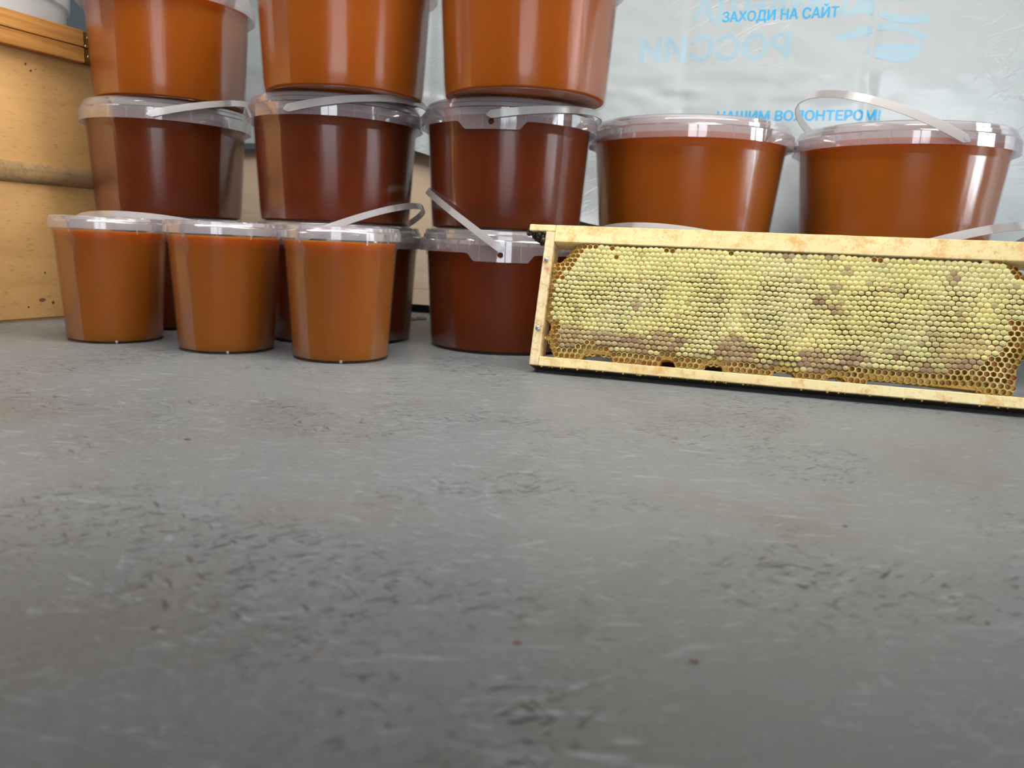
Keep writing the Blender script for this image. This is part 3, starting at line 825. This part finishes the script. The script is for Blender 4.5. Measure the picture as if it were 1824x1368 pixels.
for j in range(-1, 32):
    for i in range(-1, 84):
        x = 6+i*px+(px/2 if j % 2 else 0)+.9*nz3(i, j, .31, 1)
        y = 8+j*ry+1.3*nz3(x, j*ry, .022, 2)+.5*nz3(x, j*ry, .11, 6)
        if not inside(x, y): continue
        ed = edist(x, y)
        dep = 1.6+7.5*max(0, 1-ed/11)**2+.9*nz3(x, y, .05, 3)
        gap_hang = y < 20
        # cell kind
        op = False
        if x < 60 and y < 46: op = ed < 11+2*nz3(x, y, .2, 4) or (x > 26 and y < 21)
        if x < 30 and y >= 46: op = ed < 5.5 or (y > 88 and ed < 12)
        if x < 50 and y > 88: op = op or (ed < 13 and x+ (121-y)*.6 < 46)
        if y < 22+3*nz3(x, 0, .07, 5) and x >= 50: op = y < 18.5 or ed < 5
        if x > 285 and y < 24: op = y < 22.5
        if x > 345: op = op or (y < 24+ (x-345)*.12+ max(0, x-378)*.75)
        if x > 392: op = op or (y < 72 and x > 403+5*nz3(x, y, .12, 9)-max(0, 60-y)*.15) or ed < 7+2*nz3(x, y, .2, 3)
        if 205 < x < 268 and 15 < y: op = op and y < 17
        for sx, sy in special_open:
            if abs(x-sx) < 2.7 and abs(y-sy) < 2.3: op = True
        hexs = [(x+RXc*hx, y+RYc*hy) for hx, hy in hexa]
        def P(u, v, d): return (u*MM, d*MM, v*MM)
        def depth_at(u, v):
            e_ = edist(u, v) if inside(u, v) else 0
            return 1.6+7.5*max(0, 1-e_/11)**2+.9*nz3(u, v, .05, 3)
        D = [depth_at(u, v) for u, v in hexs]
        nc += 1
        if op:
            wall = .80+.05*crng.random()
            jx, jy = .15*crng.uniform(-1, 1), .15*crng.uniform(-1, 1)
            n2 = 12
            circ = []
            for k in range(n2):
                a = radians(30+30*k); rr = (1.0 if k % 2 == 0 else .90)*wall
                circ.append((x+jx+RXc*rr*cos(a)*.98, y+jy+RYc*rr*sin(a)*.98))
            vs = [P(u, v, d) for (u, v), d in zip(hexs, D)]
            md_ = dep
            vs += [P(u, v, md_-.15) for u, v in circ]
            fill = crng.random() < .55
            flo = md_+(3.5 if fill else 7.5)
            vs += [P(x+(u-x)*.93, y+(v-y)*.93+.1, flo) for u, v in circ]
            vs += [P(x, y, flo+(.1 if fill else .8))]
            vs += [P(u, v, min(d+9, 13)) for (u, v), d in zip(hexs, D)]
            f = []; cc = []
            for k in range(6):
                a, b = 6+2*k, 6+(2*k+1) % 12; c_ = 6+(2*k+2) % 12
                f += [(k, a, b), (k, b, (k+1) % 6), ((k+1) % 6, b, c_)]; cc += [WAXE]*3
            for k in range(12):
                a, b = 6+k, 6+(k+1) % 12
                f.append((a, 12+a, 12+b, b)); cc.append(mixc(Y_B, AMB, .6))
                f.append((12+a, 30, 12+b)); cc.append(AMBD if fill else AMB)
            for k in range(6):
                f.append((k, (k+1) % 6, 31+(k+1) % 6, 31+k)); cc.append(mixc(WAXE, AMB, .45))
            addf(opV, opF, opC, vs, f, cc)
        else:
            topz = max(0, min(1, (y-92)/16)); 
            gap = .78+.75*nz3(x, y, .035, 7)+.4*nz3(x, y, .2, 8)
            gap *= (1-topz*.9)
            if y < 40: gap += .25
            gap = max(0.02, min(1, gap))
            brown = 0
            pb = nz3(x, y, .045, 12)+.35*nz3(x, y, .3, 13)
            lowband = max(0, min(1, (46-y)/14))
            if pb+lowband*.75 > .60: brown = min(1, (pb+lowband*.75-.60)*4)
            if 25 < x < 110 and 22 < y < 42-(x-25)*.10: brown = max(brown, .75+.3*nz3(x, y, .3, 2))
            if x > 345 and 30 < y < 60 and nz3(x, y, .06, 4) > -.15: brown = max(brown, .5)
            if crng.random() < .02: brown = max(brown, .6)
            for sx, sy, sr in special_brown:
                if hypot(x-sx, y-sy) < sr*(1+.3*nz3(x, y, .4)): brown = .9
            brown = max(0, min(1, brown))*(.60+.40*crng.random())
            base = mixc(Y_A, Y_B, .5+.5*max(-1, min(1, nz3(x, y, .03, 9)*2.5)))
            pale = max(0, min(1, nz3(x, y, .02, 15)*2+.2+max(0, (x-250)/400)))*.55
            base = mixc(base, PALE, pale)
            shade = .88+.2*crng.random()
            base = tuple(c*shade for c in base[:3])+(1,)
            capc = mixc(base, BR, brown)
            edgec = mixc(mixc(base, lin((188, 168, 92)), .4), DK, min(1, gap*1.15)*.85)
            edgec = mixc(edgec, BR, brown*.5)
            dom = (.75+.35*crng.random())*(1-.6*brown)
            shift = .50*gap+.12*crng.uniform(-1, 1)
            vs = [P(u, v, d+.15+1.3*gap) for (u, v), d in zip(hexs, D)]
            s1 = .98-.06*gap+.07*crng.uniform(-1, 1); sv = 1-.20*gap; jx = .18*crng.uniform(-1, 1)
            m = 12
            for rr, dd in ((s1, -.10), (s1*.72, -.10-dom*.62), (s1*.34, -.10-dom)):
                for k in range(m):
                    a = radians(30+30*k); q = (1.0 if k % 2 == 0 else .93)
                    vs.append(P(x+jx+RXc*rr*q*cos(a), y+shift+RYc*rr*q*sv*sin(a), dep+dd+.08*crng.uniform(-1, 1)))
            vs.append(P(x+jx, y+shift, dep-.10-dom*1.05+(dom*.5 if crng.random() < .25 else 0)))
            f = []; cc = []
            for k in range(6):
                a, b, c_ = 6+2*k, 6+(2*k+1) % 12, 6+(2*k+2) % 12
                f += [(k, a, b), (k, b, (k+1) % 6), ((k+1) % 6, b, c_)]
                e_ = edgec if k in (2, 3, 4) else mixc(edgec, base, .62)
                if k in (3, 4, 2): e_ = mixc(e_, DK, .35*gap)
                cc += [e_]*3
            ringc = mixc(capc, WAXE, .25*(1-brown))
            for L_ in range(2):
                for k in range(m):
                    a, b = 6+L_*m+k, 6+L_*m+(k+1) % m
                    f.append((a, a+m, b+m, b)); cc.append(ringc if L_ == 0 else capc)
            for k in range(m): f.append((6+2*m+k, 6+3*m, 6+2*m+(k+1) % m)); cc.append(capc)
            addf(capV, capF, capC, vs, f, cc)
def comb_obj(name, V, F, Cc, parent, smooth):
    o = mk(name, V, F, WAX, parent, smooth)
    ca = o.data.color_attributes.new('Col', 'FLOAT_COLOR', 'CORNER')
    buf = []
    for p in o.data.polygons:
        c = Cc[p.index]
        for _ in p.loop_indices: buf.extend(c)
    ca.data.foreach_set('color', buf)
    return o
# core slab: side walls of the comb around the outline plus the back
inner = outline
core = []
n = len(inner)
V = [(u*MM, 10.0*MM, v*MM) for u, v in inner]+[(u*MM, 22.5*MM, v*MM) for u, v in inner]
Fc = [(k, (k+1) % n, n+(k+1) % n, n+k) for k in range(n)]+[tuple(range(n))[::-1], tuple(range(n, 2*n))]
hc = comb_obj('honeycomb', V, Fc, [mixc(AMB, Y_B, .35)]*len(Fc), fr, False)
# scalloped rows of cell walls seen on the hanging edges
V, Fc = [], []
oc = comb_obj('open_cells', opV, opF, opC, hc, False); oc['kind'] = 'stuff'
cc_ = comb_obj('wax_cappings', capV, capF, capC, hc, True); cc_['kind'] = 'stuff'
# wax bridges to the side bar and drips
def drip(x, z, w, l):
    V, Fc = solid([(0, 0), (w*.5, -.0002), (w*.9, -l*.3), (w*.6, -l*.8), (0, -l)], 10)
    o = mk('honey_drop', V, Fc, HON_LIT, hc, True); o.location = (x, .009, z); return o
drip(.2755, .0142, .0012, .0035); drip(.2800, .0142, .0012, .003)

# ------------------------------------------------------------------ small things on the table
def crumb(x, y, r, label, mat=CRUMB, zr=.5, sx=1.0):
    V = []; 
    bm = bmesh.new(); bmesh.ops.create_icosphere(bm, subdivisions=2, radius=r)
    for v in bm.verts:
        v.co *= 1+.35*noise.noise(v.co/r*1.3+Vector((x*40, y*40, 0)))
        v.co.x *= sx; v.co.z = max(v.co.z*zr, -r*zr*.4)+r*zr*.4
    me = bpy.data.meshes.new('crumb'); bm.to_mesh(me); bm.free()
    o = link('crumb', me, mat, None, True); o.location = (x, y, 0)
    return tag(o, label, 'crumb', 'brown specks scattered on the grey tabletop')
for x, y, r, lab, sx in ((-.189, .4377, .0012, 'dark flat crumb on the tabletop below the three small cups', 1.8),
                     (-.1071, .2193, .0009, 'rusty speck on the blurred left foreground of the table', 1.4),
                     (-.041, .1808, .0007, 'dark brown speck nearest the front edge of the picture', 1.1),
                     (-.0311, .2635, .0006, 'tiny dark speck in the middle of the tabletop', 1.1),
                     (.0052, .2201, .0009, 'orange brown speck on the table centre foreground', 1.5),
                     (.0586, .2134, .0009, 'elongated dark brown speck right of centre on the tabletop', 1.9),
                     (.1562, .338, .0009, 'small ochre speck on the right of the tabletop', 1.6)):
    crumb(x, y, r, lab, CRUMB, .35, sx)
for x, y, r, lab in ((-.1555, 1.165, .0055, 'brown debris chip in the gap under the rear hive box, left one'),
                     (-.1450, 1.178, .0065, 'pale debris chip in the gap under the rear hive box, right one')):
    o = crumb(x, y, r, lab, DEBRIS, .6, 1.5); o['group'] = 'debris chips behind the buckets'
